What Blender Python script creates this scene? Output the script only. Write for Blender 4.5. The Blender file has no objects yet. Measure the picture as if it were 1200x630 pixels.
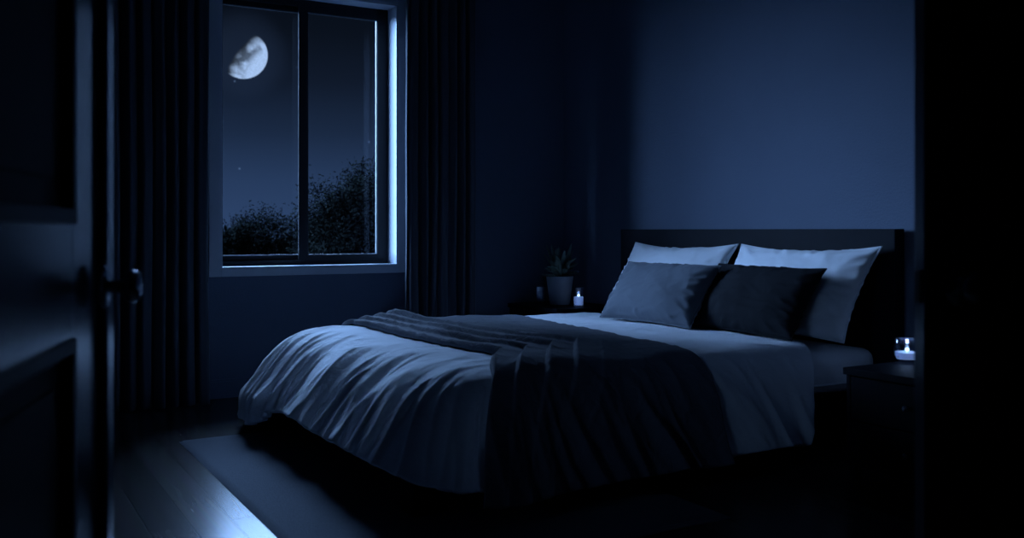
import bpy, bmesh, math, random
from mathutils import Vector, Matrix, noise
PI = math.pi
S = bpy.context.scene
COL = S.collection
random.seed(7)

# ------------------------------------------------------------------ helpers
def link(o, parent=None):
    COL.objects.link(o)
    if parent: o.parent = parent
    return o

def obj(name, bm, mat, parent=None, smooth=False, autosm=None):
    bmesh.ops.recalc_face_normals(bm, faces=bm.faces[:])
    me = bpy.data.meshes.new(name)
    bm.to_mesh(me); bm.free()
    for m in (mat if isinstance(mat, (list, tuple)) else [mat]):
        me.materials.append(m)
    if smooth:
        me.polygons.foreach_set('use_smooth', [True]*len(me.polygons))
        if autosm:
            me.set_sharp_from_angle(angle=math.radians(autosm))
    return link(bpy.data.objects.new(name, me), parent)

def tag(o, label=None, cat=None, group=None, kind=None):
    if label: o['label'] = label
    if cat: o['category'] = cat
    if group: o['group'] = group
    if kind: o['kind'] = kind
    return o

def empty(name, loc, label, cat, rz=0, group=None):
    o = bpy.data.objects.new(name, None); COL.objects.link(o)
    o.location = loc; o.rotation_euler = (0, 0, rz)
    o.empty_display_size = .1
    return tag(o, label, cat, group)

def box(bm, x0, x1, y0, y1, z0, z1, bev=0.0, seg=2, mat=0):
    r = bmesh.ops.create_cube(bm, size=1)
    vs = r['verts']
    for v in vs:
        v.co = Vector(((x0+x1)/2 + v.co.x*(x1-x0), (y0+y1)/2 + v.co.y*(y1-y0), (z0+z1)/2 + v.co.z*(z1-z0)))
    if bev > 0:
        es = {e for v in vs for e in v.link_edges}
        bmesh.ops.bevel(bm, geom=list(es), offset=bev, segments=seg, affect='EDGES', profile=.6)
    return vs

def boxes(*lst, bev=0.0):
    bm = bmesh.new()
    for b in lst: box(bm, *b, bev=bev)
    return bm

def lathe(bm, prof, c=(0, 0, 0), n=40, axis='Z', close=False):
    """prof: list of (r, h)"""
    rings = []
    for r, h in prof:
        ring = []
        for i in range(n):
            a = 2*PI*i/n
            p = (r*math.cos(a), r*math.sin(a), h)
            if axis == 'Y': p = (p[0], p[2], p[1])
            if axis == 'X': p = (p[2], p[0], p[1])
            ring.append(bm.verts.new((c[0]+p[0], c[1]+p[1], c[2]+p[2])))
        rings.append(ring)
    for a, b in zip(rings, rings[1:]):
        for i in range(n):
            bm.faces.new((a[i], a[(i+1) % n], b[(i+1) % n], b[i]))
    if close:
        bm.faces.new(rings[0][::-1]); bm.faces.new(rings[-1])
    return bm

def tube(bm, pts, rads, n=7):
    rings = []
    for i, p in enumerate(pts):
        d = (pts[min(i+1, len(pts)-1)] - pts[max(i-1, 0)]).normalized()
        u = d.orthogonal().normalized(); w = d.cross(u)
        rings.append([bm.verts.new(p + (u*math.cos(2*PI*k/n) + w*math.sin(2*PI*k/n))*rads[i]) for k in range(n)])
    for a, b in zip(rings, rings[1:]):
        # keep rings aligned
        best = min(range(n), key=lambda s: (a[0].co-b[s].co).length)
        b2 = b[best:]+b[:best]
        b[:] = b2
        for i in range(n):
            bm.faces.new((a[i], a[(i+1) % n], b[(i+1) % n], b[i]))
    bm.faces.new(rings[0][::-1]); bm.faces.new(rings[-1])

# ------------------------------------------------------------------ materials
def new_mat(name):
    m = bpy.data.materials.new(name); m.use_nodes = True
    nt = m.node_tree
    return m, nt, nt.nodes['Principled BSDF'], nt.nodes['Material Output']

def plain(name, col, rough=.6, metal=0, spec=.5, noise_amt=.12, nscale=6, bump=0, bscale=40, coat=0, sheen=0):
    m, nt, p, out = new_mat(name)
    N, L = nt.nodes, nt.links
    tc = N.new('ShaderNodeTexCoord')
    nz = N.new('ShaderNodeTexNoise'); nz.inputs['Scale'].default_value = nscale; nz.inputs['Detail'].default_value = 5
    L.new(tc.outputs['Object'], nz.inputs['Vector'])
    mx = N.new('ShaderNodeMix'); mx.data_type = 'RGBA'
    mx.inputs[6].default_value = (*[c*(1-noise_amt) for c in col], 1)
    mx.inputs[7].default_value = (*[min(1, c*(1+noise_amt)) for c in col], 1)
    L.new(nz.outputs['Fac'], mx.inputs[0]); L.new(mx.outputs[2], p.inputs['Base Color'])
    p.inputs['Roughness'].default_value = rough
    p.inputs['Metallic'].default_value = metal
    p.inputs['Specular IOR Level'].default_value = spec
    p.inputs['Coat Weight'].default_value = coat
    p.inputs['Sheen Weight'].default_value = sheen
    if bump:
        n2 = N.new('ShaderNodeTexNoise'); n2.inputs['Scale'].default_value = bscale; n2.inputs['Detail'].default_value = 6
        L.new(tc.outputs['Object'], n2.inputs['Vector'])
        b = N.new('ShaderNodeBump'); b.inputs['Strength'].default_value = bump; b.inputs['Distance'].default_value = .01
        L.new(n2.outputs['Fac'], b.inputs['Height']); L.new(b.outputs[0], p.inputs['Normal'])
    return m

def fabric(name, col, weave=500, wr=.35, sheen=.2, rough=.9, wscale=9):
    m, nt, p, out = new_mat(name)
    N, L = nt.nodes, nt.links
    tc = N.new('ShaderNodeTexCoord')
    nz = N.new('ShaderNodeTexNoise'); nz.inputs['Scale'].default_value = 4; nz.inputs['Detail'].default_value = 4
    L.new(tc.outputs['Object'], nz.inputs['Vector'])
    mx = N.new('ShaderNodeMix'); mx.data_type = 'RGBA'
    mx.inputs[6].default_value = (*[c*.9 for c in col], 1); mx.inputs[7].default_value = (*[min(1, c*1.08) for c in col], 1)
    L.new(nz.outputs['Fac'], mx.inputs[0]); L.new(mx.outputs[2], p.inputs['Base Color'])
    p.inputs['Roughness'].default_value = rough
    p.inputs['Specular IOR Level'].default_value = .15
    p.inputs['Sheen Weight'].default_value = sheen
    p.inputs['Sheen Roughness'].default_value = .4
    wn = N.new('ShaderNodeTexNoise'); wn.inputs['Scale'].default_value = weave; wn.inputs['Detail'].default_value = 2
    L.new(tc.outputs['Object'], wn.inputs['Vector'])
    b1 = N.new('ShaderNodeBump'); b1.inputs['Strength'].default_value = .25; b1.inputs['Distance'].default_value = .002
    L.new(wn.outputs['Fac'], b1.inputs['Height'])
    cr = N.new('ShaderNodeTexNoise'); cr.inputs['Scale'].default_value = wscale; cr.inputs['Detail'].default_value = 5
    cr.inputs['Distortion'].default_value = 1.2
    L.new(tc.outputs['Object'], cr.inputs['Vector'])
    b2 = N.new('ShaderNodeBump'); b2.inputs['Strength'].default_value = wr; b2.inputs['Distance'].default_value = .02
    L.new(cr.outputs['Fac'], b2.inputs['Height']); L.new(b1.outputs[0], b2.inputs['Normal'])
    L.new(b2.outputs[0], p.inputs['Normal'])
    return m

def thin_glass(name, tint=(.95, .97, 1), refl=.06, rough=.02):
    m, nt, p, out = new_mat(name)
    N, L = nt.nodes, nt.links
    N.remove(p)
    t = N.new('ShaderNodeBsdfTransparent'); t.inputs[0].default_value = (*tint, 1)
    g = N.new('ShaderNodeBsdfGlossy'); g.inputs['Roughness'].default_value = rough
    fr = N.new('ShaderNodeLayerWeight'); fr.inputs['Blend'].default_value = .35
    mp = N.new('ShaderNodeMath'); mp.operation = 'MULTIPLY_ADD'
    mp.inputs[1].default_value = .5; mp.inputs[2].default_value = refl
    L.new(fr.outputs['Facing'], mp.inputs[0])
    mx = N.new('ShaderNodeMixShader')
    L.new(mp.outputs[0], mx.inputs[0]); L.new(t.outputs[0], mx.inputs[1]); L.new(g.outputs[0], mx.inputs[2])
    L.new(mx.outputs[0], out.inputs[0])
    return m

def emit(name, col, st):
    m, nt, p, out = new_mat(name)
    p.inputs['Base Color'].default_value = (*col, 1)
    p.inputs['Emission Color'].default_value = (*col, 1); p.inputs['Emission Strength'].default_value = st
    return m

M = {}
M['wall'] = plain('wall_paint', (.145, .18, .25), .85, bump=.2, bscale=90, noise_amt=.06, nscale=3, spec=.2)
M['ceiling'] = plain('ceiling_paint', (.12, .14, .17), .9, bump=.05, noise_amt=.05)
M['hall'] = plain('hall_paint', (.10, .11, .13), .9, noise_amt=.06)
M['trim'] = plain('trim_paint', (.55, .60, .68), .4, noise_amt=.04)
M['black_metal'] = plain('window_metal', (.014, .016, .02), .5, spec=.25, noise_amt=.1)
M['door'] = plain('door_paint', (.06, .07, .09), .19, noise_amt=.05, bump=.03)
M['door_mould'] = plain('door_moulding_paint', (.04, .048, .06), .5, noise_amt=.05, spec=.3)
M['door_field'] = plain('door_paint_shaded', (.025, .03, .038), .6, noise_amt=.05, spec=.2)  # door paint darkened, recess shade put into the panel colour
M['knob'] = plain('knob_metal', (.42, .45, .50), .22, metal=1, noise_amt=.1)
M['wood'] = plain('dark_wood', (.006, .008, .013), .6, spec=.08, noise_amt=.35, nscale=14, bump=.05)
M['curtain'] = fabric('curtain_cloth', (.075, .088, .11), weave=300, wr=.1, sheen=.1)
M['duvet'] = fabric('duvet_cotton', (.72, .76, .82), weave=700, wr=.45)
M['sheet'] = fabric('sheet_cotton', (.80, .83, .88), weave=700, wr=.25)
M['case_white'] = fabric('pillowcase_white', (.82, .85, .90), weave=600, wr=.35)
M['case_grey'] = fabric('cushion_grey', (.115, .13, .155), sheen=.06, weave=350, wr=.35)
M['case_dark'] = fabric('cushion_dark', (.008, .0095, .013), weave=350, wr=.3, sheen=.0)
M['throw'] = fabric('throw_knit', (.12, .135, .165), weave=220, wr=.5, sheen=.05, wscale=16)
M['pot'] = plain('pot_ceramic', (.32, .35, .40), .6, bump=.1)
M['soil'] = plain('soil', (.03, .025, .02), .95, bump=.6)
M['leaf'] = plain('plant_leaf', (.20, .28, .24), .5, noise_amt=.3)
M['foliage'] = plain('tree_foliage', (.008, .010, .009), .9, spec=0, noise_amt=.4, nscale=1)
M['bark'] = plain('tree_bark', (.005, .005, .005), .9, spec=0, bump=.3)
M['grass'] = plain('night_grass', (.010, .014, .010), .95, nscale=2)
M['glass'] = thin_glass('window_glass', refl=.015)
M['tumbler'] = thin_glass('tumbler_glass', (.88, .92, 1), .10, .03)
M['rubber'] = plain('dark_latch', (.01, .01, .012), .5)
def wax_mat():
    m, nt, p, out = new_mat('candle_wax')
    p.inputs['Base Color'].default_value = (.75, .82, .95, 1)
    p.inputs['Roughness'].default_value = .4
    p.inputs['Subsurface Weight'].default_value = .6
    p.inputs['Subsurface Scale'].default_value = .02
    p.inputs['Emission Color'].default_value = (.30, .50, 1.0, 1); p.inputs['Emission Strength'].default_value = .38   # lit from within by its flame
    return m
M['wax'] = wax_mat()
M['flame'] = emit('flame', (.62, .80, 1.0), 2.5)

def floor_mat():
    m, nt, p, out = new_mat('floor_planks')
    N, L = nt.nodes, nt.links
    tc = N.new('ShaderNodeTexCoord')
    mp = N.new('ShaderNodeMapping'); mp.inputs['Rotation'].default_value = (0, 0, PI/2)
    L.new(tc.outputs['Object'], mp.inputs['Vector'])
    br = N.new('ShaderNodeTexBrick')
    br.inputs['Scale'].default_value = 1; br.inputs['Brick Width'].default_value = 1.4; br.inputs['Row Height'].default_value = .135
    br.inputs['Mortar Size'].default_value = .0032; br.inputs['Mortar Smooth'].default_value = .2
    br.offset = .37; br.offset_frequency = 2
    br.inputs['Color1'].default_value = (.036, .034, .034, 1); br.inputs['Color2'].default_value = (.085, .080, .078, 1)
    br.inputs['Mortar'].default_value = (.01, .01, .01, 1)
    L.new(mp.outputs[0], br.inputs['Vector'])
    st = N.new('ShaderNodeMapping'); st.inputs['Scale'].default_value = (24, 1.2, 1)
    L.new(tc.outputs['Object'], st.inputs['Vector'])
    nz = N.new('ShaderNodeTexNoise'); nz.inputs['Scale'].default_value = 2; nz.inputs['Detail'].default_value = 3
    L.new(st.outputs[0], nz.inputs['Vector'])
    mx = N.new('ShaderNodeMix'); mx.data_type = 'RGBA'; mx.blend_type = 'MULTIPLY'; mx.inputs[0].default_value = .6
    L.new(br.outputs['Color'], mx.inputs[6]); L.new(nz.outputs['Color'], mx.inputs[7])
    L.new(mx.outputs[2], p.inputs['Base Color'])
    rr = N.new('ShaderNodeMapRange'); p.inputs['Specular IOR Level'].default_value = .12; rr.inputs[3].default_value = .23; rr.inputs[4].default_value = .29
    L.new(nz.outputs['Fac'], rr.inputs[0]); L.new(rr.outputs[0], p.inputs['Roughness'])
    b = N.new('ShaderNodeBump'); b.inputs['Strength'].default_value = .5; b.inputs['Distance'].default_value = .003; b.invert = True
    L.new(br.outputs['Fac'], b.inputs['Height'])
    b2 = N.new('ShaderNodeBump'); b2.inputs['Strength'].default_value = .04; b2.inputs['Distance'].default_value = .002
    L.new(nz.outputs['Fac'], b2.inputs['Height']); L.new(b.outputs[0], b2.inputs['Normal'])
    L.new(b2.outputs[0], p.inputs['Normal'])
    return m
M['floor'] = floor_mat()

def rug_mat():
    m, nt, p, out = new_mat('rug_weave')
    N, L = nt.nodes, nt.links
    tc = N.new('ShaderNodeTexCoord')
    w = N.new('ShaderNodeTexWave'); w.inputs['Scale'].default_value = 26; w.inputs['Distortion'].default_value = 1.5
    w.inputs['Detail'].default_value = 3; w.inputs['Detail Scale'].default_value = 4; w.bands_direction = 'Y'
    L.new(tc.outputs['Object'], w.inputs['Vector'])
    nz = N.new('ShaderNodeTexNoise'); nz.inputs['Scale'].default_value = 180; nz.inputs['Detail'].default_value = 3
    L.new(tc.outputs['Object'], nz.inputs['Vector'])
    ad = N.new('ShaderNodeMath'); ad.operation = 'ADD'
    L.new(w.outputs['Fac'], ad.inputs[0]); L.new(nz.outputs['Fac'], ad.inputs[1])
    mx = N.new('ShaderNodeMix'); mx.data_type = 'RGBA'
    mx.inputs[6].default_value = (.08, .092, .112, 1); mx.inputs[7].default_value = (.165, .185, .22, 1)
    md = N.new('ShaderNodeMath'); md.operation = 'MULTIPLY'; md.inputs[1].default_value = .5
    L.new(ad.outputs[0], md.inputs[0]); L.new(md.outputs[0], mx.inputs[0])
    L.new(mx.outputs[2], p.inputs['Base Color']); p.inputs['Roughness'].default_value = .95
    p.inputs['Specular IOR Level'].default_value = .1
    b = N.new('ShaderNodeBump'); b.inputs['Strength'].default_value = .6; b.inputs['Distance'].default_value = .004
    L.new(ad.outputs[0], b.inputs['Height']); L.new(b.outputs[0], p.inputs['Normal'])
    return m
M['rug'] = rug_mat()

# ------------------------------------------------------------------ camera (z=1 m, level, sharp verticals)
F = 1109.0; CX = 600.0; HY = 270.0
SY, CYW = .503, .864
def ray(px):
    c = (px-CX)/F
    return (SY + CYW*c, CYW - SY*c)
def at(px, t):
    r = ray(px); return (r[0]*t, r[1]*t)
cam = bpy.data.cameras.new('camera'); co = link(bpy.data.objects.new('camera', cam))
cam.sensor_fit = 'HORIZONTAL'; cam.sensor_width = 36; cam.lens = 36*F/1200
cam.shift_y = -(315-HY)/1200
cam.clip_start = .05; cam.clip_end = 2000
co.location = (0, 0, 1.0); co.rotation_euler = (PI/2, 0, -math.atan2(SY, CYW))
cam.dof.use_dof = True; cam.dof.focus_distance = 5.6; cam.dof.aperture_fstop = 3.2
S.camera = co

# ------------------------------------------------------------------ room shell
XL, XH, YD, YW, ZC = -.9, 3.79, .62, 5.76, 2.8
T = .22
def struct(name, bm, mat, parent=None, smooth=False):
    o = obj(name, bm, mat, parent, smooth)
    if parent is None: o['kind'] = 'structure'
    return o
struct('floor', boxes((XL-T, XH+T, -2.6, YW+T, -.15, 0)), M['floor'])
struct('ceiling', boxes((XL-T, XH+T, -2.6, YW+T, ZC, ZC+.15)), M['ceiling'])
struct('wall_right', boxes((XH, XH+T, -2.6, YW+T, 0, ZC)), M['wall'])
WY0, WY1, WZ0, WZ1 = 1.46, 2.02, .9, 2.15  # opening added in the unseen wall to let fill light in
struct('wall_left', boxes((XL-T, XL, YD, WY0, 0, ZC), (XL-T, XL, WY1, YW+T, 0, ZC), (XL-T, XL, WY0, WY1, 0, WZ0), (XL-T, XL, WY0, WY1, WZ1, ZC)), M['wall'])
# window wall with the opening
OX0, OX1, OZ0, OZ1 = 1.34, 2.476, .776, 2.48
struct('wall_back', boxes((XL, OX0, YW, YW+T, 0, ZC), (OX1, XH, YW, YW+T, 0, ZC),
                          (OX0, OX1, YW, YW+T, 0, OZ0), (OX0, OX1, YW, YW+T, OZ1, ZC)), M['wall'])
# door wall with a wide double doorway
DX0, DX1, DZ = -.20, 2.56, 2.35
struct('wall_front', boxes((XL-T, DX0, YD-.14, YD, 0, ZC), (DX1, XH, YD-.14, YD, 0, ZC), (DX0, DX1, YD-.14, YD, DZ, ZC)), M['hall'])
struct('wall_hall_left', boxes((XL-T, XL, -2.6, YD-.14, 0, ZC)), M['hall'])
struct('wall_hall_back', boxes((XL-T, XH, -2.75, -2.6, 0, ZC)), M['hall'])
struct('baseboard_back', boxes((XL, XH, YW-.016, YW-.0005, 0, .10), (XL, XH, YW-.010, YW-.0005, .10, .112), bev=.002), M['wall'])
struct('baseboard_right', boxes((XH-.016, XH-.0005, YD, YW-.017, 0, .10), (XH-.010, XH-.0005, YD, YW-.017, .10, .112), bev=.002), M['wall'])
struct('baseboard_left', boxes((XL+.0005, XL+.016, YD, YW-.017, 0, .10), bev=.002), M['wall'])
# door casing on both sides of the doorway
struct('trim_1', boxes((DX0-.08, DX0, YD+.0005, YD+.018, 0, DZ+.08), (DX1, DX1+.08, YD+.0005, YD+.018, 0, DZ+.08), (DX0, DX1, YD+.0005, YD+.018, DZ, DZ+.08), bev=.003), M['hall'])

# window: casing, reveal, black metal frame, two sashes
cw = .072
wb = bmesh.new()
box(wb, OX0-cw, OX0, YW-.018, YW-.0005, OZ0-cw*.72, OZ1+cw, bev=.003)
box(wb, OX1, OX1+cw, YW-.018, YW-.0005, OZ0-cw*.72, OZ1+cw, bev=.003)
box(wb, OX0, OX1, YW-.018, YW-.0005, OZ1, OZ1+cw, bev=.003)
box(wb, OX0, OX1, YW-.018, YW-.0005, OZ0-cw*.72, OZ0-.008, bev=.003)
struct('trim_2', wb, M['trim'])
# lining of the opening (thin painted boards)
lin = boxes((OX0, OX0+.008, YW-.014, YW+.13, OZ0, OZ1), (OX1-.008, OX1, YW-.014, YW+.13, OZ0, OZ1),
            (OX0+.008, OX1-.008, YW-.014, YW+.13, OZ1-.008, OZ1))
struct('trim_3', lin, M['trim'])
struct('trim_4', boxes((OX0-.003, OX1+.003, YW-.024, YW+.13, OZ0-.008, OZ0+.006), bev=.002), M['trim'])
YF = YW+.13
win = bpy.data.objects.new('window_1', None); COL.objects.link(win); win.location = (0, 0, 0); win['kind'] = 'structure'
fx0, fx1, fz0, fz1 = OX0+.002, OX1-.002, OZ0, OZ1
fw = .052
fwl = .014
fb = boxes((fx0, fx0+fwl, YF, YF+.07, fz0, fz1), (fx1-fw, fx1, YF, YF+.07, fz0, fz1),
           (fx0+fwl, fx1-fw, YF, YF+.07, fz1-fw, fz1), (fx0+fwl, fx1-fw, YF, YF+.07, fz0, fz0+.036), bev=.002)
obj('window_frame', fb, M['black_metal'], win)
xm = 1.888
def sash(x0, x1, y0, swl=None):
    sw = .032; sl = swl or sw
    z0, z1 = fz0+.036, fz1-fw
    s = boxes((x0, x0+sl, y0, y0+.035, z0, z1), (x1-sw, x1, y0, y0+.035, z0, z1),
              (x0+sl, x1-sw, y0, y0+.035, z1-sw, z1), (x0+sl, x1-sw, y0, y0+.035, z0, z0+sw), bev=.0015)
    so = obj('window_sash', s, M['black_metal'], win)
    # slim aluminium glazing bead all round the pane
    bw = .0045
    a, b, c, d = x0+sl, x1-sw, z0+sw, z1-sw
    obj('glazing_bead', boxes((a, a+bw, y0+.008, y0+.02, c, d), (b-bw, b, y0+.008, y0+.02, c, d),
                               (a+bw, b-bw, y0+.008, y0+.02, d-bw, d), (a+bw, b-bw, y0+.008, y0+.02, c, c+bw)), M['bead'], so)
    g = boxes((x0+sl-.004, x1-sw+.004, y0+.021, y0+.024, z0+sw-.004, z1-sw+.004))
    obj('window_pane', g, M['glass'], so)
M['bead'] = plain('bead_metal', (.17, .19, .22), .35, metal=.6)
sash(fx0+fwl, 1.932, YF+.031, .022)
sash(1.873, fx1-fw, YF-.006)
obj('window_mullion', boxes((1.853, 1.914, YF-.012, YF-.0065, fz0+.036, fz1-fw), bev=.002), M['black_metal'], win)

w2 = bpy.data.objects.new('window_added', None); COL.objects.link(w2); w2['kind'] = 'structure'  # added window, out of view, lights the near side of the bed
xa = XL-.14
so = obj('window_frame', boxes((xa, xa+.05, WY0, WY0+.035, WZ0, WZ1), (xa, xa+.05, WY1-.035, WY1, WZ0, WZ1),
     (xa, xa+.05, WY0+.035, WY1-.035, WZ1-.035, WZ1), (xa, xa+.05, WY0+.035, WY1-.035, WZ0, WZ0+.035), bev=.002), M['black_metal'], w2)
obj('window_pane', boxes((xa+.02, xa+.024, WY0+.03, WY1-.03, WZ0+.03, WZ1-.03)), M['glass'], so)
struct('trim_added', boxes((XL+.0005, XL+.018, WY0-.07, WY0, WZ0-.07, WZ1+.07), (XL+.0005, XL+.018, WY1, WY1+.07, WZ0-.07, WZ1+.07),
     (XL+.0005, XL+.018, WY0, WY1, WZ1, WZ1+.07), (XL+.0005, XL+.018, WY0, WY1, WZ0-.07, WZ0), bev=.003), M['trim'])  # casing of the added window
# ------------------------------------------------------------------ curtains
def curtain(x0, x1, label, seed, folds):
    e = empty('curtain', ((x0+x1)/2, YW-.215, 0), label, 'curtain', group=None)
    bm = bmesh.new()
    nx, nz = 150, 46
    grid = []
    for j in range(nz+1):
        z = .015 + (2.62-.015)*j/nz
        row = []
        for i in range(nx+1):
            u = i/nx
            ph = u*folds*2*PI
            wob = noise.noise(Vector((u*4, z*.7, seed)))*1.1
            amp = .042 + .014*noise.noise(Vector((u*7, z*.5, seed+5)))
            y = amp*math.sin(ph+wob) + .012*math.sin(2.3*ph+wob*2+seed)
            x = (x0-x1)/2 + (x1-x0)*u + .012*math.cos(ph*1+wob) * (1 if 0 < i < nx else 0)
            x += .012*noise.noise(Vector((z*.8, seed, u*2)))*(1-j/nz)
            row.append(bm.verts.new((x, y, z)))
        grid.append(row)
    for j in range(nz):
        for i in range(nx):
            bm.faces.new((grid[j][i], grid[j][i+1], grid[j+1][i+1], grid[j+1][i]))
    p = obj('curtain_panel', bm, M['curtain'], e, smooth=True)
    md = p.modifiers.new('thick', 'SOLIDIFY'); md.thickness = .004
    for k in range(folds):
        rb = bmesh.new()
        cx = (x0-x1)/2 + (x1-x0)*(k+.5)/folds
        for q in range(20):
            pass
        pts = [Vector((cx, .024*math.cos(2*PI*q/16), 2.64+.024*math.sin(2*PI*q/16))) for q in range(17)]
        tube(rb, pts, [.0025]*17, 6)
        obj('curtain_ring', rb, M['knob'], e, smooth=True)
    return e
curtain(.50, 1.215, 'dark pleated curtain hanging on the left side of the window, next to the open door', 1.3, 9)
curtain(2.452, 2.93, 'dark pleated curtain hanging on the right side of the window', 4.1, 7)
rod = empty('curtain_rod', (1.8, YW-.215, 2.64), 'slim dark metal rod above the window that both curtains hang from', 'curtain rod')
bm = bmesh.new(); lathe(bm, [(.014, -1.45), (.014, 1.35)], n=20, axis='X', close=True)
obj('rod', bm, M['knob'], rod, smooth=True, autosm=40)
for sx in (-1.45, 1.35):
    bm = bmesh.new()
    lathe(bm, [(.001, -.03), (.018, -.022), (.026, 0), (.018, .022), (.001, .03)], (sx, 0, 0), 20, 'X')
    obj('finial', bm, M['knob'], rod, smooth=True)
for sx in (-1.38, .0, 1.28):
    bm = boxes((sx-.012, sx+.012, 0, .214, -.012, .012), (sx-.02, sx+.02, .205, .214, -.04, .04), bev=.002)
    obj('bracket', bm, M['knob'], rod)

# ------------------------------------------------------------------ double door leaves
def knob_parts(parent, x, y, z, side, mat):
    """round knob on the leaf face; side=+1/-1 along local y"""
    bm = bmesh.new()
    lathe(bm, [(.0005, 0), (.037, 0), (.037, .003*side), (.032, .008*side), (.016, .011*side), (.0005, .011*side)], (x, y, z), 32, 'Y')
    r = obj('door_rose', bm, mat, parent, smooth=True, autosm=40)
    bm = bmesh.new()
    prof = [(.0105, .010), (.0105, .030), (.013, .036), (.023, .043), (.0285, .054), (.0285, .062), (.024, .072), (.013, .078), (.0005, .079)]
    lathe(bm, [(a, b*side*.80) for a, b in prof], (x, y, z), 36, 'Y')
    obj('door_knob', bm, mat, parent, smooth=True)

def door_leaf(name, hinge, ang, length, label, thick, astr):
    """local +x runs from hinge to the free edge, local +/-y are faces"""
    e = bpy.data.objects.new(name, None); COL.objects.link(e); e['kind'] = 'structure'
    e.location = (hinge[0], hinge[1], 0); e.rotation_euler = (0, 0, ang)
    h = thick/2; Z0, Z1 = .012, 2.33
    st = .25 if astr else .135
    rails = [(Z0, .22), (.865-.01+.0, 1.03), (Z1-.13, Z1)]
    rails = [(Z0, .20), (.83, 1.015), (Z1-.13, Z1)]
    b = bmesh.new()
    L0 = length
    box(b, 0, st, -h, h, Z0, Z1, bev=.0025)
    box(b, L0-st, L0, -h, h, Z0, Z1, bev=.0025)
    for a, c in rails: box(b, st, L0-st, -h, h, a, c, bev=.0015)
    obj('door_frame', b, M['door'], e)
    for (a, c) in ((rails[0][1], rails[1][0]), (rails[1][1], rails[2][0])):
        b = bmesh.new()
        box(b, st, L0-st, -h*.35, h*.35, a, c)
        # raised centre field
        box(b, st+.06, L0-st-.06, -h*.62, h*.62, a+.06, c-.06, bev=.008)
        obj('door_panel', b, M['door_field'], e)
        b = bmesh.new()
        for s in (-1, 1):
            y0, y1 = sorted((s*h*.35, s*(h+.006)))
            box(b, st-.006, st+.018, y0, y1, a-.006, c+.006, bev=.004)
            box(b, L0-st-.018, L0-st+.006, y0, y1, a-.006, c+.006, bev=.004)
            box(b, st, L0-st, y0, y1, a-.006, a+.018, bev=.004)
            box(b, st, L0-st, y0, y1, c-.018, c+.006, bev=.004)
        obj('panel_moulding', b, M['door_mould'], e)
    if astr:
        obj('astragal', boxes((L0-.052, L0+.012, -h-.014, -h, Z0, Z1), bev=.006), M['door'], e)
    for s in (1, -1):
        knob_parts(e, L0-(.095 if astr else .07), s*(h+(.0145 if (astr and s == -1) else .0005)), .905, s, M['knob'])
    obj('latch_plate', boxes((L0-.001, L0+(.0135 if astr else .0035), -.011, .011, .905-.028, .905+.028), bev=.0008), M['rubber'], e)
    for z in (.2, 1.15, 2.1):
        b = bmesh.new()
        lathe(b, [(.007, z-.05), (.007, z+.05)], (-.004, -h-.002 if ang < PI/2 else h, 0), 14, close=True)
        obj('hinge', b, M['knob'], e, smooth=True, autosm=40)
    return e
# left leaf: free edge at px 134
angL = math.radians(72.6)
LL = 1.25
fL = at(108, 1.69)
hL = (fL[0]-LL*math.cos(angL), fL[1]-LL*math.sin(angL))
dl = door_leaf('door_1', hL, angL, LL, '', .042, True)
# right leaf: pushed a little way into the room
phi = math.radians(28); angR = PI-phi
LR = 1.2
fR = at(1077, 1.62)
hR = (fR[0]+LR*math.cos(phi), fR[1]-LR*math.sin(phi))
dr = door_leaf('door_2', hR, angR, LR, '', .038, False)

# ------------------------------------------------------------------ rug
rg = bmesh.new()
nx, ny = 80, 110
RX0, RX1, RY0, RY1 = .89, 2.32, 2.46, 4.66
g = []
for j in range(ny+1):
    row = []
    for i in range(nx+1):
        x = RX0+(RX1-RX0)*i/nx; y = RY0+(RY1-RY0)*j/ny
        e = min(i, nx-i, j, ny-j)
        z = .0105 + .0015*noise.noise(Vector((x*3, y*3, 0))) if e > 0 else .001
        row.append(rg.verts.new((x, y, z)))
    g.append(row)
for j in range(ny):
    for i in range(nx):
        rg.faces.new((g[j][i], g[j][i+1], g[j+1][i+1], g[j+1][i]))
r = obj('rug', rg, M['rug'], smooth=True)
tag(r, 'flat woven grey rug on the plank floor under the foot of the bed', 'rug')

# ------------------------------------------------------------------ bed
XF, YB0, YB1 = 1.64, 2.95, 4.88       # mattress foot edge and sides
bed = empty('bed', (2.6, 3.92, 0), 'wide dark wooden bed with a tall flat headboard against the wall', 'bed')
def B(name, bm, mat, smooth=False, autosm=None, parent=None):
    for v in bm.verts: v.co -= bed.location
    return obj(name, bm, mat, parent or bed, smooth, autosm)
B('headboard', boxes((3.705, XH-.018, 2.87, 4.96, .02, 1.008), bev=.004), M['wood'])
B('side_rail', boxes((1.38, 3.70, 2.99, 3.03, .11, .22), bev=.004), M['wood'])
B('side_rail', boxes((1.38, 3.70, 4.68, 4.72, .11, .22), bev=.004), M['wood'])
B('foot_rail', boxes((1.375, 1.41, 3.03, 4.68, .11, .22), bev=.004), M['wood'])
B('slat_base', boxes(*[(x, x+.09, 3.03, 4.68, .232, .252) for x in [1.42+.17*k for k in range(13)]]), M['wood'])
for (x, y) in ((1.345, 2.985), (1.345, 4.615), (3.58, 2.985), (3.58, 4.615)):
    B('leg', boxes((x, x+.11, y, y+.11, .0125 if x < 2 else 0, .18), bev=.004), M['wood'])
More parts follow.
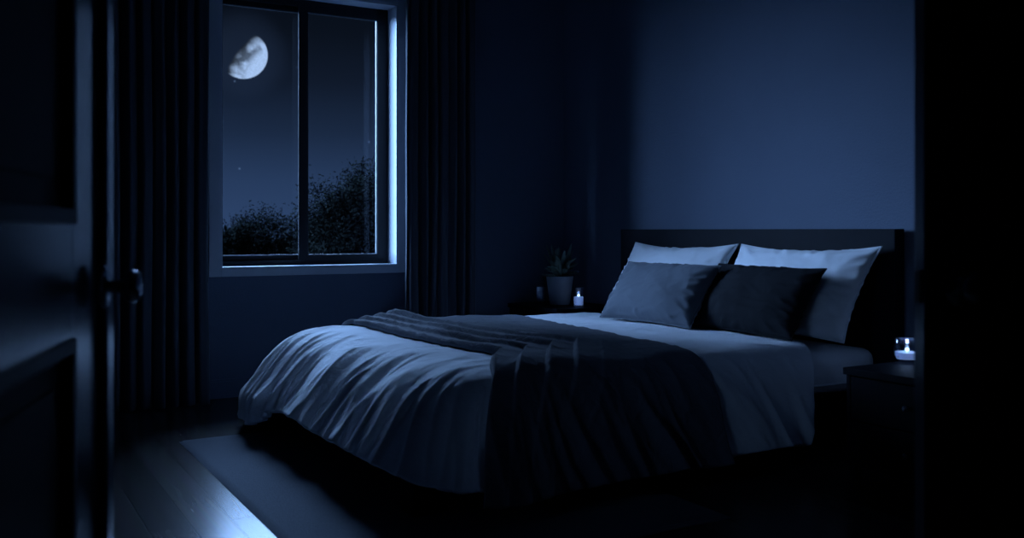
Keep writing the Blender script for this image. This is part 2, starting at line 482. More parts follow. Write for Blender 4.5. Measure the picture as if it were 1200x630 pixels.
# mattress with fitted sheet (top-level: lies on the bed)
def soft_box(x0, x1, y0, y1, z0, z1, r, n=18, puff=.012, seed=0):
    bm = bmesh.new()
    box(bm, x0, x1, y0, y1, z0, z1, bev=r, seg=6)
    bmesh.ops.subdivide_edges(bm, edges=[e for e in bm.edges if e.calc_length() > .25], cuts=n, use_grid_fill=True)
    bm.normal_update()
    for v in bm.verts:
        nn = noise.noise(v.co*3+Vector((seed, 0, 0)))
        v.co += v.normal*nn*puff*.5
    return bm
mt = soft_box(XF, 3.69, YB0, YB1, .262, .452, .07)
mo = obj('mattress', mt, M['sheet'], smooth=True)
tag(mo, 'thick mattress in a pale fitted sheet lying on the wooden bed beneath the duvet', 'mattress')
bm = bmesh.new()
ring = []
for cx, cy, a0 in ((3.62, YB1-.07, 0), (XF+.07, YB1-.07, PI/2), (XF+.07, YB0+.07, PI), (3.62, YB0+.07, 1.5*PI)):
    for k in range(7):
        a = a0+k/6*PI/2; ring.append(Vector((cx+.073*math.cos(a), cy+.073*math.sin(a), .31)))
ring.append(ring[0].copy())
tube(bm, ring, [.006]*len(ring), 6)
obj('piping', bm, M['sheet'], mo, smooth=True)

# --- duvet: flat cloth coordinates (a along the bed, b across) mapped over the mattress
XI, YI0, YI1 = 1.84, 3.12, 4.72
TOP = .497
def profile_table(phimax, ramp, start, n=200, Lmax=1.3, tail=False):
    o = h = 0; out = [(0, 0, 0)]
    ds = Lmax/n
    for k in range(n):
        L = (k+.5)*ds
        q = max(0, min(1, (L-start)/ramp)); q = q*q*(3-2*q)
        p = phimax*q
        if tail:
            q2 = max(0, min(1, (L-.70)/.12)); p += math.radians(32)*q2*q2*(3-2*q2)
        o += math.cos(p)*ds; h += math.sin(p)*ds
        out.append((o, h, p))
    return out, ds
PF = profile_table(math.radians(51), .50, .12, tail=True)
PS = profile_table(math.radians(66), .34, .0)
def prof(L, wf):
    def s(P):
        tb, ds = P
        x = min(L/ds, len(tb)-1.001); i = int(x); f = x-i
        return [tb[i][k]*(1-f)+tb[i+1][k]*f for k in range(3)]
    A, C = s(PF), s(PS)
    return [A[k]*wf + C[k]*(1-wf) for k in range(3)]
def ridge(v):
    n = noise.noise(v); return (1-min(1, abs(n)*2.4))**1.6
def drape(a, b, off=0, foldamp=1.0, Z=TOP, fs=1.0):
    qx = max(a, XI); qy = min(max(b, YI0), YI1)
    ex, ey = a-qx, b-qy
    L = math.hypot(ex, ey)
    z0 = Z + off + .010*noise.noise(Vector((a*2.2, b*2.2, 3))) + .004*noise.noise(Vector((a*7, b*5, 8)))
    # fine top wrinkles
    z0 += .0045*ridge(Vector((a*2.5+b*1.4, b*9, 2)))*foldamp
    if L < 1e-6:
        return Vector((qx, qy, z0)), Vector((0, 0, 1))
    dx, dy = ex/L, ey/L
    wf = dx*dx
    o, h, p = prof(L, wf)
    # perimeter coordinate
    th = math.atan2(abs(dx), abs(dy))            # 0 on the sides, pi/2 on the foot
    if b < (YI0+YI1)/2: s = -(qx-XI) + th*.55
    else: s = 20 + (qx-XI) - th*.55
    if qx <= XI+1e-9 and ex < 0:
        if YI0 < b < YI1: s = PI/2*.55 + (b-YI0)
        elif b >= YI1: s = PI/2*.55 + (YI1-YI0) + (PI/2-th)*.55
    if b >= YI1 and ex >= 0: s = PI*.55 + (YI1-YI0) + (qx-XI)
    cn = min(1, 2.2*min(abs(dx), abs(dy)))
    k = max(0, min(1, (L-.16-.10*cn)/.40)); k = k*k*(3-2*k)
    sw = s + .22*L + .05*noise.noise(Vector((s*2, L*2, 5)))
    f = .034*(ridge(Vector((sw*4.2*fs, L*.9, 1))) - .35) + .023*(ridge(Vector((sw*10.5*fs, L*1.4, 7))) - .35)
    f += .006*noise.noise(Vector((sw*22, L*5, 9)))
    f *= k*foldamp
    # pre-fold wrinkles on the rim
    k2 = max(0, 1-abs(L-.25)/.25)*(1-cn)
    f += .009*k2*(ridge(Vector((sw*8, L*1.6, 12)))-.3)*foldamp
    # corners swing in a little under their own weight and buckle
    cor = (2*min(abs(dx), abs(dy)))**2 if min(abs(dx), abs(dy)) > 0 else 0
    f += cor*k*.035*math.sin(th*9+1.0)
    n = Vector((dx*math.sin(p), dy*math.sin(p), math.cos(p)))
    P = Vector((qx+dx*o, qy+dy*o, z0-h)) + n*(f+off*(.0))
    if off: P += n*off - Vector((0, 0, off))
    P.z = max(P.z, .035)
    return P, n
def cloth(name, arange, brange, na, nb, fn, mat, thick, parent=None):
    bm = bmesh.new(); g = []
    for i in range(na+1):
        row = []
        for j in range(nb+1):
            u, v = i/na, j/nb
            row.append(bm.verts.new(fn(u, v)))
        g.append(row)
    for i in range(na):
        for j in range(nb):
            bm.faces.new((g[i][j], g[i+1][j], g[i+1][j+1], g[i][j+1]))
    o = obj(name, bm, mat, parent, smooth=True)
    md = o.modifiers.new('thick', 'SOLIDIFY'); md.thickness = thick; md.offset = -1 ; md.use_rim = True
    return o
HF, HS = .74, .57
def round_corner(a, b, hf, hs, extra):
    # rows of the cloth stay concentric round the mattress corner
    ex, ey = max(XI-a, 0), max(YI0-b, b-YI1, 0)
    if ex > 0 and ey > 0:
        m_ = max(ex/hf, ey/hs)
        th = math.atan2(ey, ex)
        hl = math.hypot(hf*math.cos(th), hs*math.sin(th)) + extra*math.sin(2*th)**2
        a = XI-math.cos(th)*m_*hl
        ey = math.sin(th)*m_*hl
        b = YI0-ey if b < YI0 else YI1+ey
    return a, b
def duvet_fn(u, v):
    b = (YI0-HS) + (YI1-YI0+2*HS)*v
    over = max(YI0-b, b-YI1, 0)/HS
    aend = 3.33 - .27*over
    q = max(0, min(1, (b-4.15)/.40)); q = q*q*(3-2*q)
    a0 = XI-HF-.13*q
    a = a0 + (aend-a0)*u
    a, b = round_corner(a, b, XI-a0, HS, .08 if b > 4 else .03)
    P, n = drape(a, b)
    # puffy hem
    return P
duvet = cloth('duvet', None, None, 300, 330, duvet_fn, M['duvet'], .022)
# make sure outside of the thickness is the outer face
tag(duvet, 'pale creased duvet spread over the bed, hanging in folds over its foot and sides', 'duvet')

# --- dark knitted throw across the middle of the bed
def throw_fn(u, v):
    b = (YI0-.60) + (YI1-YI0+.60+.45)*v
    # edges of the throw: towards the foot and towards the pillows
    tb = (b-YI0)/(YI1-YI0)
    lo = 1.86 - .10*tb + .03*math.sin(b*3) - .62*(max(0, YI0+.14-b)/.74)**.9
    hi = 2.60 + .22*max(0, min(1, tb)) + .02*math.sin(b*2.2+1)
    a = lo+(hi-lo)*u
    off = .014
    # gathered rolls parallel to its foot-side edge
    d = (a-lo)
    w = .03*noise.noise(Vector((b*1.6, a, 4)))
    inside = 1 if YI0-.12 < b < YI1+.1 else .0
    fade = max(0, min(1, (b-(YI0-.35))/.5))
    per = .125 - .045*max(0, min(1, tb))
    dd = max(0, d + .35*w*(d > .02))
    kk = dd/per
    am = (.036+.022*fade)*max(.08, 1-kk/4.6) * (1 + .5*noise.noise(Vector((b*2.4, math.floor(kk)*3.1, 6))))
    # overlapping pleats: each starts with a short riser and lies down towards the pillows
    ki = int(kk); fr = kk-ki
    hts = (.024, .034, .042, .046, .034)
    if ki < 5:
        rise = min(1, fr/.16); rise = math.sin(rise*PI/2)
        lvl = hts[ki]*(1+.35*noise.noise(Vector((b*2.0, ki*3.1, 6))))
        prev_ = (0, .010, .018, .024, .026)[ki]
        end_ = (.010, .018, .024, .026, 0)[ki]
        pk = prev_ + (lvl-prev_)*rise if fr < .16 else lvl + (end_-lvl)*((fr-.16)/.84)**.8
        off += (.25+.75*fade)*pk
    off += .004*noise.noise(Vector((a*5, b*5, 14))) + .002*noise.noise(Vector((a*18, b*18, 24)))
    a, b = round_corner(a, b, .76, .60, .06)
    P, n = drape(a, b, off=off, foldamp=.9 if False else 1.0)
    if u in (0.0, 1.0): P -= n*.006
    return P
throw = cloth('throw_blanket', None, None, 220, 240, throw_fn, M['throw'], .008)
tag(throw, 'dark knitted throw blanket laid in loose folds across the middle of the bed', 'blanket')

# ------------------------------------------------------------------ pillows
def pillow(name, label, mat, c, w, h, t, lean, yaw=0, roll=0, seed=0, cat='pillow', group=None, sag=.0, flange=True, horn=.06):
    """standing pillow; local x = width (room Y), local z = height, local y = thickness"""
    e = empty(name, c, label, cat, group=group)
    n = 56; m = 44
    bm = bmesh.new()
    def pt(i, j, s):
        u = -1+2*i/n; v = -1+2*j/m
        # outline with pulled corners
        px = u*(1 - .07*(1-v*v) * abs(u)**2)
        pz = v*(1 - horn*(1-u*u) * abs(v)**2)
        th = (max(0, 1-abs(u)**2.6)**.55) * (max(0, 1-abs(v)**2.6)**.55)
        # belly lower than the middle
        th *= 1 + .16*(-v)*(1-v*v)
        wr = 0
        eu = 1-abs(u); ev = 1-abs(v)
        if th > 0:
            ed = min(eu, ev)
            k = math.exp(-((ed-.12)/.13)**2)
            ang = math.atan2(v, u)
            wr = k*.016*(ridge(Vector((ang*4.5, ed*2, seed+s)))-.35)
            wr += .010*noise.noise(Vector((u*2.2, v*2.2, seed+s*3)))*th
            wr += .005*(ridge(Vector((u*4, v*4, seed+s*7+2)))-.3)*th
        y = s*(t/2*th + wr*min(1, th*3))
        z = pz*h/2 - sag*(1-u*u)*(v > 0)*v
        return Vector((px*w/2, y, z))
    G = {}
    for s in (1, -1):
        for i in range(n+1):
            for j in range(m+1):
                edge = i in (0, n) or j in (0, m)
                if edge and s == -1: G[(i, j, s)] = G[(i, j, 1)]; continue
                G[(i, j, s)] = bm.verts.new(pt(i, j, s))
    for s in (1, -1):
        for i in range(n):
            for j in range(m):
                q = [G[(i, j, s)], G[(i+1, j, s)], G[(i+1, j+1, s)], G[(i, j+1, s)]]
                if s == 1: q.reverse()
                bm.faces.new(q)
    # orientation: x->room -Y.. width along Y ; lean back towards +X
    R = Matrix.Rotation(yaw, 4, 'Z') @ Matrix.Rotation(lean, 4, 'Y') @ Matrix.Rotation(roll, 4, 'X') @ Matrix.Rotation(PI/2, 4, 'Z')
    e.rotation_euler = (0, 0, 0)
    border = [G[(i, 0, 1)].co.copy() for i in range(n)] + [G[(n, j, 1)].co.copy() for j in range(m)] + \
             [G[(i, m, 1)].co.copy() for i in range(n, 0, -1)] + [G[(0, j, 1)].co.copy() for j in range(m, -1, -1)]
    bm.transform(R)
    zmin = min(v.co.z for v in bm.verts)
    o = obj('pillow_cover', bm, mat, e, smooth=True)
    o.location.z = -zmin
    sb = bmesh.new()
    tube(sb, [R @ p for p in border], [.0035]*len(border), 6)
    so = obj('piping', sb, mat, e, smooth=True); so.location.z = -zmin
    return e
LB = math.radians(27)
ZT = .497
pillow('bed_pillow', 'pale pillow propped on the headboard behind the mid-grey cushion, at the side nearest the plant', M['case_white'], (3.54, 4.30, ZT), .91, .50, .17, math.radians(31), seed=3, sag=.02, horn=.07, group=None)
pillow('bed_pillow', 'large pale pillow propped on the headboard behind the black cushion, nearest the near nightstand', M['case_white'], (3.545, 3.37, ZT), .91, .50, .17, math.radians(31), seed=9, sag=.02, horn=.07)
pillow('cushion', 'mid-grey rectangular cushion leaning on the far pale pillow', M['case_grey'], (3.265, 4.04, ZT+.004), .76, .375, .18, math.radians(34), yaw=.02, seed=15, cat='cushion')
pillow('cushion', 'black rectangular cushion in the middle, leaning on the near pale pillow', M['case_dark'], (3.365, 3.43, ZT+.004), .76, .385, .16, math.radians(34), yaw=-.05, seed=22, cat='cushion')

# ------------------------------------------------------------------ nightstands
def nightstand(x0, x1, y0, y1, H, label, front_dir=-1):
    cx, cy = (x0+x1)/2, (y0+y1)/2
    e = empty('nightstand', (cx, cy, 0), label, 'nightstand')
    a, b, c, d = x0-cx, x1-cx, y0-cy, y1-cy
    obj('top', boxes((a, b, c, d, H-.028, H), bev=.003), M['wood'], e)
    body = boxes((a+.012, b-.004, c+.008, c+.028, .06, H-.028), (a+.012, b-.004, d-.028, d-.008, .06, H-.028),
                 (b-.02, b-.006, c+.028, d-.028, .06, H-.028), (a+.03, b-.02, c+.028, d-.028, .06, .08), bev=.002)
    obj('body', body, M['wood'], e)
    hh = (H-.028-.07)/2
    for k in range(2):
        z0 = .065+k*(hh+.003)
        dr_ = obj('drawer', boxes((a+.010, a+.03, c+.032, d-.032, z0, z0+hh-.004), bev=.002), M['wood'], e)
        bm = bmesh.new(); lathe(bm, [(.0005, .0), (.006, .0), (.006, -.012), (.013, -.018), (.013, -.026), (.0005, -.028)], (a+.010, 0, z0+hh*.5), 20, 'X')
        obj('knob', bm, M['knob'], dr_, smooth=True, autosm=45)
    for (px, py) in ((a+.02, c+.015), (b-.055, c+.015), (a+.02, d-.05), (b-.055, d-.05)):
        obj('leg', boxes((px, px+.035, py, py+.035, 0, .06), bev=.002), M['wood'], e)
    return e
nightstand(3.26, 3.765, 5.04, 5.66, .50, 'dark wooden nightstand in the room corner carrying the potted plant')
nightstand(3.07, 3.765, 2.02, 2.625, .45, 'dark wooden nightstand on the near side of the bed, partly hidden by the right door')

# ------------------------------------------------------------------ glasses with candles, empty glass, plant
def votive(x, y, z, r0, r1, h, label, bowl=False, fill=.5, watt=.03):
    e = empty('candle_holder', (x, y, z+.0005), label, 'candle')
    bm = bmesh.new()
    th = .0028
    if bowl:
        out = [(r1*.55, 0), (r1*.8, h*.06), (r1*.97, h*.25), (r1*1.03, h*.5), (r1, h*.8), (r1*.97, h)]
    else:
        out = [(r0*.92, 0), (r0, .004), (r0*1.0, h*.15), (r0*1.06, h*.5), (r1, h)]
    inn = [(r-th, max(hh, .010)) for r, hh in out]
    lathe(bm, [(.0004, 0)]+out+[(out[-1][0]-th/2, h+.0012)]+inn[::-1]+[(.0004, .010)], n=40)
    obj('glass_cup', bm, M['tumbler'], e, smooth=True, autosm=50)
    bm = bmesh.new()
    hw = h*fill
    def rad(hh):
        for (ra, ha), (rb, hb) in zip(out, out[1:]):
            if ha <= hh <= hb: return ra+(rb-ra)*(hh-ha)/(hb-ha)
        return out[-1][0]
    pr = [(.0004, .011)] + [(rad(q)-th-.0012, q) for q in (.0115, hw*.35, hw*.6, hw*.85, hw-.002)] + [(rad(hw)-th-.004, hw), (.0004, hw-.002)]
    wx = obj('candle_wax', lathe(bm, pr, n=36), M['wax'], e, smooth=True, autosm=50)
    bm = bmesh.new(); lathe(bm, [(.0004, hw-.003), (.0009, hw-.003), (.0009, hw+.006), (.0004, hw+.006)], n=8)
    obj('wick', bm, M['rubber'], e)
    bm = bmesh.new()
    fh = .020
    lathe(bm, [(.0002, 0), (.0060, .002), (.0095, .007), (.0080, .012), (.0030, .016), (.0002, .018)], (0, 0, hw+.001), 16)
    obj('flame', bm, M['flame'], e, smooth=True)
    pl_ = bpy.data.lights.new('candle_light', 'POINT'); pl_.energy = watt; pl_.color = (.42, .64, 1.0); pl_.shadow_soft_size = .008
    lo = link(bpy.data.objects.new('candle_light', pl_), e); lo.location = (0, 0, hw+.028)
    return e
cxy = at(678, 6.22)
votive(cxy[0], cxy[1], .50, .034, .040, .125, 'small lit candle in a tall glass beside the plant pot', fill=.52)
cxy = at(1063, 3.98)
votive(cxy[0], cxy[1], .45, .034, .052, .095, 'lit candle in a rounded glass bowl on the near nightstand', bowl=True, fill=.42, watt=.12)

cxy = at(633.5, 6.58)
g = empty('drinking_glass', (cxy[0], cxy[1], .5005), 'small empty square tumbler left of the plant pot', 'glass', rz=-.5)
bm = bmesh.new()
w = .032; H = .108
def sq(bm, w, z, r=.006):
    vs = []
    for sx, sy, a0 in ((1, 1, 0), (-1, 1, PI/2), (-1, -1, PI), (1, -1, 1.5*PI)):
        for k in range(4):
            a = a0+k*PI/6
            vs.append(bm.verts.new((sx*(w-r)+r*math.cos(a), sy*(w-r)+r*math.sin(a), z)))
    return vs
rings = [sq(bm, w*.94, 0), sq(bm, w, .004), sq(bm, w*1.04, H), sq(bm, w*1.04-.003, H), sq(bm, w-.003, .014)]
for a, b in zip(rings, rings[1:]):
    for i in range(16): bm.faces.new((a[i], a[(i+1) % 16], b[(i+1) % 16], b[i]))
bm.faces.new(rings[0][::-1]); bm.faces.new(rings[-1])
obj('glass_cup', bm, M['tumbler'], g, smooth=True, autosm=40)

cxy = at(656, 6.42)
pl = empty('potted_plant', (cxy[0], cxy[1], .5005), 'leafy house plant in a tapered grey pot on the corner nightstand', 'plant')
bm = bmesh.new()
lathe(bm, [(.0005, 0), (.066, 0), (.069, .004), (.092, .186), (.094, .19), (.091, .192), (.088, .19), (.084, .165), (.0005, .162)], n=48)
obj('pot', bm, M['pot'], pl, smooth=True, autosm=40)
bm = bmesh.new(); lathe(bm, [(.0005, .176), (.05, .174), (.0835, .17), (.083, .166), (.0005, .164)], n=30)
obj('soil', bm, M['soil'], pl, smooth=True)
rnd = random.Random(11)
for k in range(46):
    az = rnd.uniform(0, 2*PI) if k > 10 else k*2*PI/11
    el = math.radians(rnd.uniform(18, 72))
    Ln = rnd.uniform(.12, .22)*(1.0 if el < 1.1 else 1.05)
    wd = rnd.uniform(.013, .027)
    base = Vector((.02*math.cos(az), .02*math.sin(az), .17+rnd.uniform(0, .07)))
    d = Vector((math.cos(az)*math.cos(el), math.sin(az)*math.cos(el), math.sin(el)))
    side = Vector((-math.sin(az), math.cos(az), 0))
    bm = bmesh.new(); prev = None
    n = 9
    for i in range(n+1):
        t = i/n
        p = base + d*Ln*t + Vector((0, 0, -.06*t*t*math.cos(el)*Ln/.2))
        ww = wd*(math.sin(PI*min(1, t*.9+.08))**.8)*(1 if i < n else .05)
        if t < .25: ww = .002+ (ww-.002)*(t/.25)
        up = side.cross(d).normalized()
        row = [bm.verts.new(p-side*ww+up*ww*.35), bm.verts.new(p), bm.verts.new(p+side*ww+up*ww*.35)]
        if prev:
            for q in range(2): bm.faces.new((prev[q], prev[q+1], row[q+1], row[q]))
        prev = row
    lf = obj('leaf', bm, M['leaf'], pl, smooth=True)
    md = lf.modifiers.new('thick', 'SOLIDIFY'); md.thickness = .0012
bm = bmesh.new()
for k in range(5):
    a = k*1.3
    tube(bm, [Vector((.02*math.cos(a), .02*math.sin(a), .165)), Vector((.015*math.cos(a), .015*math.sin(a), .21)), Vector((.022*math.cos(a+.5), .022*math.sin(a+.5), .27))], [.004, .0035, .002], 6)
obj('stem', bm, M['leaf'], pl, smooth=True)

# ------------------------------------------------------------------ outside: ground, trees, moon
GZ = -3.0
bm = bmesh.new(); 
gN = 24
gv = [[bm.verts.new((-60+160*i/gN, 7+180*j/gN, GZ+(.25*noise.noise(Vector((i*.7, j*.7, 0)))))) for i in range(gN+1)] for j in range(gN+1)]
for j in range(gN):
    for i in range(gN): bm.faces.new((gv[j][i], gv[j][i+1], gv[j+1][i+1], gv[j+1][i]))
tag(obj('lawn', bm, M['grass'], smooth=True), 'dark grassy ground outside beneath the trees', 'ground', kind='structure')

def tree(px, t, top, cr, label, seed, nleaf=5000, ls=.06, squash=1.0, low=0.0, clumps=26):
    """px: pixel column, t: distance, top: height of crown top (room z), cr: crown radius"""
    x, y = at(px, t)
    e = empty('tree', (x, y, GZ-.05), label, 'tree')
    rnd = random.Random(seed)
    H = top-GZ
    bm = bmesh.new()
    tr = H*.62
    pts = [Vector((.15*noise.noise(Vector((k*.6, seed, 0))), .15*noise.noise(Vector((k*.6, seed, 9))), tr*k/7)) for k in range(8)]
    tube(bm, pts, [H*.022*(1-.09*k) for k in range(8)], 8)
    obj('trunk', bm, M['bark'], e, smooth=True)
    bb = bmesh.new(); lb = bmesh.new()
    ctr = Vector((0, 0, H-cr*squash))
    tips = []
    for k in range(clumps):
        while True:
            q = Vector((rnd.uniform(-1, 1), rnd.uniform(-1, 1), rnd.uniform(-1-low, 1)))
            if .25 < Vector((q.x, q.y, max(-1, q.z))).length < 1: break
        tip = ctr + Vector((q.x*cr, q.y*cr, q.z*cr*squash))
        s = pts[rnd.randint(3, 7)].copy()
        mid = (s+tip)/2 + Vector((0, 0, -.12*cr))
        tube(bb, [s, mid, tip], [H*.008, H*.005, H*.002], 5)
        tips.append(tip)
        for _ in range(3):
            t2 = tip + Vector((rnd.gauss(0, .2), rnd.gauss(0, .2), rnd.gauss(.05, .18)))*cr
            tube(bb, [tip, t2], [H*.002, H*.0008], 4); tips.append(t2)
    for k in range(nleaf):
        c = tips[rnd.randrange(len(tips))]
        r_ = cr*.15
        p = c + Vector((rnd.gauss(0, r_), rnd.gauss(0, r_), rnd.gauss(0, r_*.8)))
        u = Vector((rnd.gauss(0, 1), rnd.gauss(0, 1), rnd.gauss(0, 1))).normalized(); w_ = u.orthogonal().normalized()
        sz = ls*rnd.uniform(.6, 1.3)
        v = [lb.verts.new(p-u*sz), lb.verts.new(p+w_*sz*.42), lb.verts.new(p+u*sz), lb.verts.new(p-w_*sz*.42)]
        lb.faces.new(v)
    obj('branches', bb, M['bark'], e, smooth=True)
    me = obj('foliage', lb, M['foliage'], e)
    me['kind'] = 'stuff'
    return e
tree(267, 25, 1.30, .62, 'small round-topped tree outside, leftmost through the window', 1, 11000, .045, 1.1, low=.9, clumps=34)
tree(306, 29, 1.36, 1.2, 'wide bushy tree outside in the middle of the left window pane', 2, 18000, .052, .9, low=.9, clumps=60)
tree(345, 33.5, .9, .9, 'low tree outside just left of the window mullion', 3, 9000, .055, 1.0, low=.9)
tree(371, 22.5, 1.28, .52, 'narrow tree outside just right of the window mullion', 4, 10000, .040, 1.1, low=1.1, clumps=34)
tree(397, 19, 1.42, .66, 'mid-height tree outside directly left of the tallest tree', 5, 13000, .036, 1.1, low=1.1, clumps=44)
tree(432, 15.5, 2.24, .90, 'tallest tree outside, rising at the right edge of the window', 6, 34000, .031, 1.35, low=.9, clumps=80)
# low hedge filling the foot of the view
hx = bmesh.new(); rnd = random.Random(77)
for k in range(26000):
    px = rnd.uniform(225, 500); t = rnd.uniform(36, 39)
    x, y = at(px, t)
    topz = .45 + .28*noise.noise(Vector((px*.035, 0, 2))) + .10*noise.noise(Vector((px*.16, 0, 5)))
    z = topz - abs(rnd.gauss(0, .55))
    u = Vector((rnd.gauss(0, 1), rnd.gauss(0, 1), rnd.gauss(0, 1))).normalized(); w_ = u.orthogonal().normalized(); sz = .09*rnd.uniform(.6, 1.3)
    p = Vector((x, y, z))
    hx.faces.new([hx.verts.new(p-u*sz), hx.verts.new(p+w_*sz*.5), hx.verts.new(p+u*sz), hx.verts.new(p-w_*sz*.5)])
hd = empty('hedge', (*at(360, 37.5), GZ), 'long dark hedge outside running behind the trees at the bottom of the window view', 'hedge')
for v in hx.verts: v.co -= hd.location
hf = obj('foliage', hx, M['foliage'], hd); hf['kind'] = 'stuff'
bm = bmesh.new()
a0, a1 = Vector((*at(222, 37.8), 0)), Vector((*at(503, 37.8), 0))
dirv = (a1-a0)
prev = None
for i in range(61):
    q = a0+dirv*i/60
    h_ = .25 + .2*noise.noise(Vector((i*.4, 0, 1)))
    d_ = Vector((-dirv.y, dirv.x, 0)).normalized()*(.5)
    row = [bm.verts.new(q-d_+Vector((0, 0, GZ+.02))), bm.verts.new(q-d_*.9+Vector((0, 0, h_-.2))), bm.verts.new(q+Vector((0, 0, h_))), bm.verts.new(q+d_*.9+Vector((0, 0, h_-.2))), bm.verts.new(q+d_+Vector((0, 0, GZ+.02)))]
    if prev:
        for k in range(4): bm.faces.new((prev[k], prev[k+1], row[k+1], row[k]))
    prev = row
for v in bm.verts: v.co -= hd.location
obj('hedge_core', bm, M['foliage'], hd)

# moon
DM = 600
mx_, my_ = at(284.6, DM)
mz_ = 1+(HY-63.8)/F*DM
mr = 28.2/F*DM
bm = bmesh.new(); bmesh.ops.create_uvsphere(bm, u_segments=64, v_segments=32, radius=mr)
def moon_mat():
    m, nt, p, out = new_mat('moon_surface')
    N, L = nt.nodes, nt.links
    N.remove(p)
    g = N.new('ShaderNodeTexCoord')
    nv = N.new('ShaderNodeVectorMath'); nv.operation = 'NORMALIZE'; L.new(g.outputs['Object'], nv.inputs[0])
    # direction of the hidden sun: to the lower right and slightly behind
    Fw = Vector((SY, CYW, 0)).normalized(); Rt = Vector((CYW, -SY, 0)).normalized()
    az = math.radians(-38)
    sd = (Rt*math.cos(az) + Vector((0, 0, 1))*math.sin(az))*.985 + Fw*(.06)
    dt = N.new('ShaderNodeVectorMath'); dt.operation = 'DOT_PRODUCT'; L.new(nv.outputs[0], dt.inputs[0]); dt.inputs[1].default_value = sd.normalized()
    nz = N.new('ShaderNodeTexNoise'); nz.inputs['Scale'].default_value = .11; nz.inputs['Detail'].default_value = 3
    L.new(g.outputs['Object'], nz.inputs['Vector'])
    n2 = N.new('ShaderNodeTexNoise'); n2.inputs['Scale'].default_value = .9; n2.inputs['Detail'].default_value = 4
    L.new(g.outputs['Object'], n2.inputs['Vector'])
    lit = N.new('ShaderNodeMapRange'); lit.interpolation_type = 'SMOOTHSTEP'
    lit.inputs[1].default_value = -.10; lit.inputs[2].default_value = .55; L.new(dt.outputs['Value'], lit.inputs[0])
    mar = N.new('ShaderNodeMapRange'); mar.inputs[1].default_value = .40; mar.inputs[2].default_value = .60; mar.inputs[3].default_value = .22; mar.inputs[4].default_value = 1.0
    L.new(nz.outputs['Fac'], mar.inputs[0])
    m3 = N.new('ShaderNodeMapRange'); m3.inputs[1].default_value = .3; m3.inputs[2].default_value = .7; m3.inputs[3].default_value = .82; m3.inputs[4].default_value = 1.08
    L.new(n2.outputs['Fac'], m3.inputs[0])
    mu = N.new('ShaderNodeMath'); mu.operation = 'MULTIPLY'; rim = N.new('ShaderNodeMapRange'); rim.interpolation_type = 'SMOOTHSTEP'; rim.inputs[1].default_value = .35; rim.inputs[2].default_value = .8; L.new(dt.outputs['Value'], rim.inputs[0])
    mxr = N.new('ShaderNodeMath'); mxr.operation = 'MAXIMUM'; L.new(mar.outputs[0], mxr.inputs[0]); L.new(rim.outputs[0], mxr.inputs[1])
    L.new(mxr.outputs[0], mu.inputs[0]); L.new(m3.outputs[0], mu.inputs[1])
    mu2 = N.new('ShaderNodeMath'); mu2.operation = 'MULTIPLY'; L.new(mu.outputs[0], mu2.inputs[0]); L.new(lit.outputs[0], mu2.inputs[1])
    em = N.new('ShaderNodeEmission'); em.inputs[0].default_value = (.46, .64, .95, 1); L.new(mu2.outputs[0], em.inputs['Strength'])
    tr = N.new('ShaderNodeBsdfTransparent')
    al = N.new('ShaderNodeMapRange'); al.interpolation_type = 'SMOOTHSTEP'; al.inputs[1].default_value = -.02; al.inputs[2].default_value = .16; L.new(dt.outputs['Value'], al.inputs[0])
    # far half of the sphere must not shine through
    mxs = N.new('ShaderNodeMixShader'); L.new(al.outputs[0], mxs.inputs[0]); L.new(tr.outputs[0], mxs.inputs[1]); L.new(em.outputs[0], mxs.inputs[2])
    L.new(mxs.outputs[0], out.inputs[0])
    return m
M['moon'] = moon_mat()
mo = obj('moon', bm, M['moon'], smooth=True); mo.location = (mx_, my_, mz_)
tag(mo, 'bright half moon with grey patches in the night sky, seen through the left window pane', 'moon')

# ------------------------------------------------------------------ sky
W = bpy.data.worlds.new('night_sky'); S.world = W; W.use_nodes = True
N, L = W.node_tree.nodes, W.node_tree.links
bg = N['Background']
tc = N.new('ShaderNodeTexCoord')
sx = N.new('ShaderNodeSeparateXYZ'); L.new(tc.outputs['Generated'], sx.inputs[0])
cr = N.new('ShaderNodeValToRGB'); L.new(sx.outputs['Z'], cr.inputs[0])
cr.color_ramp.elements[0].position = 0.0; cr.color_ramp.elements[0].color = (.030, .062, .145, 1)
cr.color_ramp.elements[1].position = .26; cr.color_ramp.elements[1].color = (.0020, .0036, .0072, 1)
for ps, c in ((.05, (.023, .048, .112)), (.10, (.0120, .0245, .056)), (.15, (.0062, .0115, .025)), (.20, (.0034, .0060, .0120))):
    el = cr.color_ramp.elements.new(ps); el.color = (*c, 1)
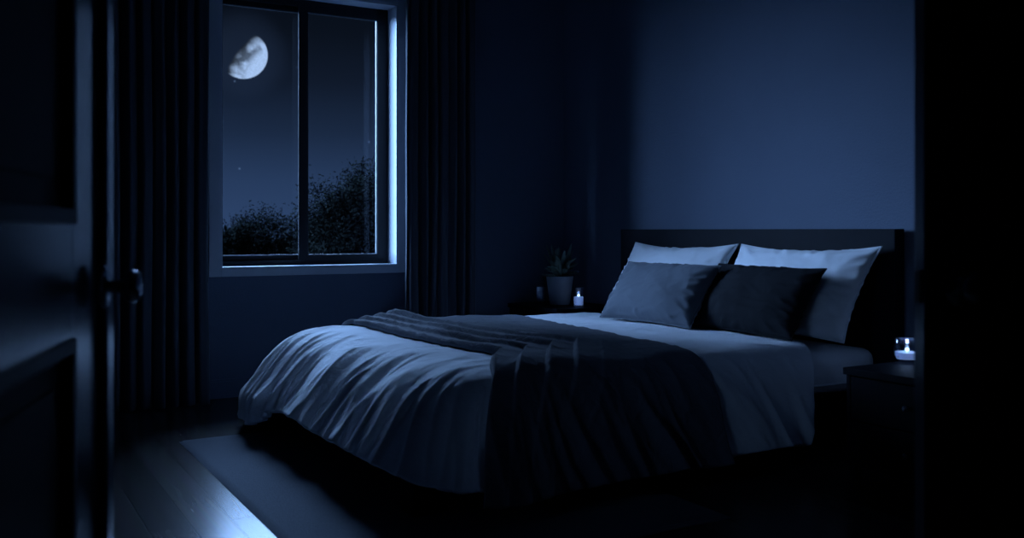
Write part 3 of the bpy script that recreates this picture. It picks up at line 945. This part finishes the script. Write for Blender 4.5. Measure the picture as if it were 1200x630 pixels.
# soft halo round the moon
md = Vector((mx_, my_, mz_-1)).normalized()
dt = N.new('ShaderNodeVectorMath'); dt.operation = 'DOT_PRODUCT'; dt.inputs[1].default_value = md
nrm = N.new('ShaderNodeVectorMath'); nrm.operation = 'NORMALIZE'; L.new(tc.outputs['Generated'], nrm.inputs[0])
L.new(nrm.outputs[0], dt.inputs[0])
mr_ = N.new('ShaderNodeMapRange'); mr_.inputs[1].default_value = math.cos(.050); mr_.inputs[2].default_value = math.cos(.015); mr_.interpolation_type = 'SMOOTHSTEP'
L.new(dt.outputs['Value'], mr_.inputs[0])
hal = N.new('ShaderNodeMix'); hal.data_type = 'RGBA'; hal.blend_type = 'ADD'
L.new(mr_.outputs[0], hal.inputs[0]); L.new(cr.outputs[0], hal.inputs[6]); hal.inputs[7].default_value = (.005, .009, .019, 1)
# sparse stars
vo = N.new('ShaderNodeTexVoronoi'); vo.inputs['Scale'].default_value = 42; L.new(nrm.outputs[0], vo.inputs['Vector'])
st = N.new('ShaderNodeMath'); st.operation = 'LESS_THAN'; st.inputs[1].default_value = .045; L.new(vo.outputs['Distance'], st.inputs[0])
sb = N.new('ShaderNodeMix'); sb.data_type = 'RGBA'; sb.blend_type = 'ADD'
L.new(st.outputs[0], sb.inputs[0]); L.new(hal.outputs[2], sb.inputs[6]); sb.inputs[7].default_value = (.05, .08, .14, 1)
L.new(sb.outputs[2], bg.inputs[0]); bg.inputs[1].default_value = 1.0

# ------------------------------------------------------------------ moonlight
def sun(name, travel, strength, ang, col):
    l = bpy.data.lights.new(name, 'SUN'); l.energy = strength; l.angle = math.radians(ang); l.color = col
    o = link(bpy.data.objects.new(name, l)); o.location = (1.9, 9, 5)
    o.rotation_euler = Vector(travel).to_track_quat('-Z', 'Y').to_euler()
    return o
LC = (.32, .56, 1.0)
sun('moonlight_low', (1.0, -.68, -.40), 30, 60, LC)
sun('moonlight_mid', (.50, -1, -.30), 2.2, 26, LC)
sun('moonlight_high', (-.31, -1, -.66), 8.0, 34, LC)
sun('added_side_fill', (1, .30, -.26), .24, 14, LC)  # added fill light, shines through the added left window onto the bed

for o in COL.objects:
    g_ = {'curtain': 'curtains beside the window', 'bed pillow': 'pale pillows against the headboard', 'pillow': 'pale pillows against the headboard',
          'cushion': 'cushions in front of the pillows', 'nightstand': 'nightstands either side of the bed',
          'tree': 'trees outside the window', 'candle': 'lit candles on the nightstands'}.get(o.get('category'))
    if g_ and o.parent is None: o['group'] = g_
vs = S.view_settings
S.display_settings.display_device = 'sRGB'
vs.view_transform = 'Standard'; vs.look = 'None'; vs.exposure = 0; vs.gamma = 1; vs.use_curve_mapping = False
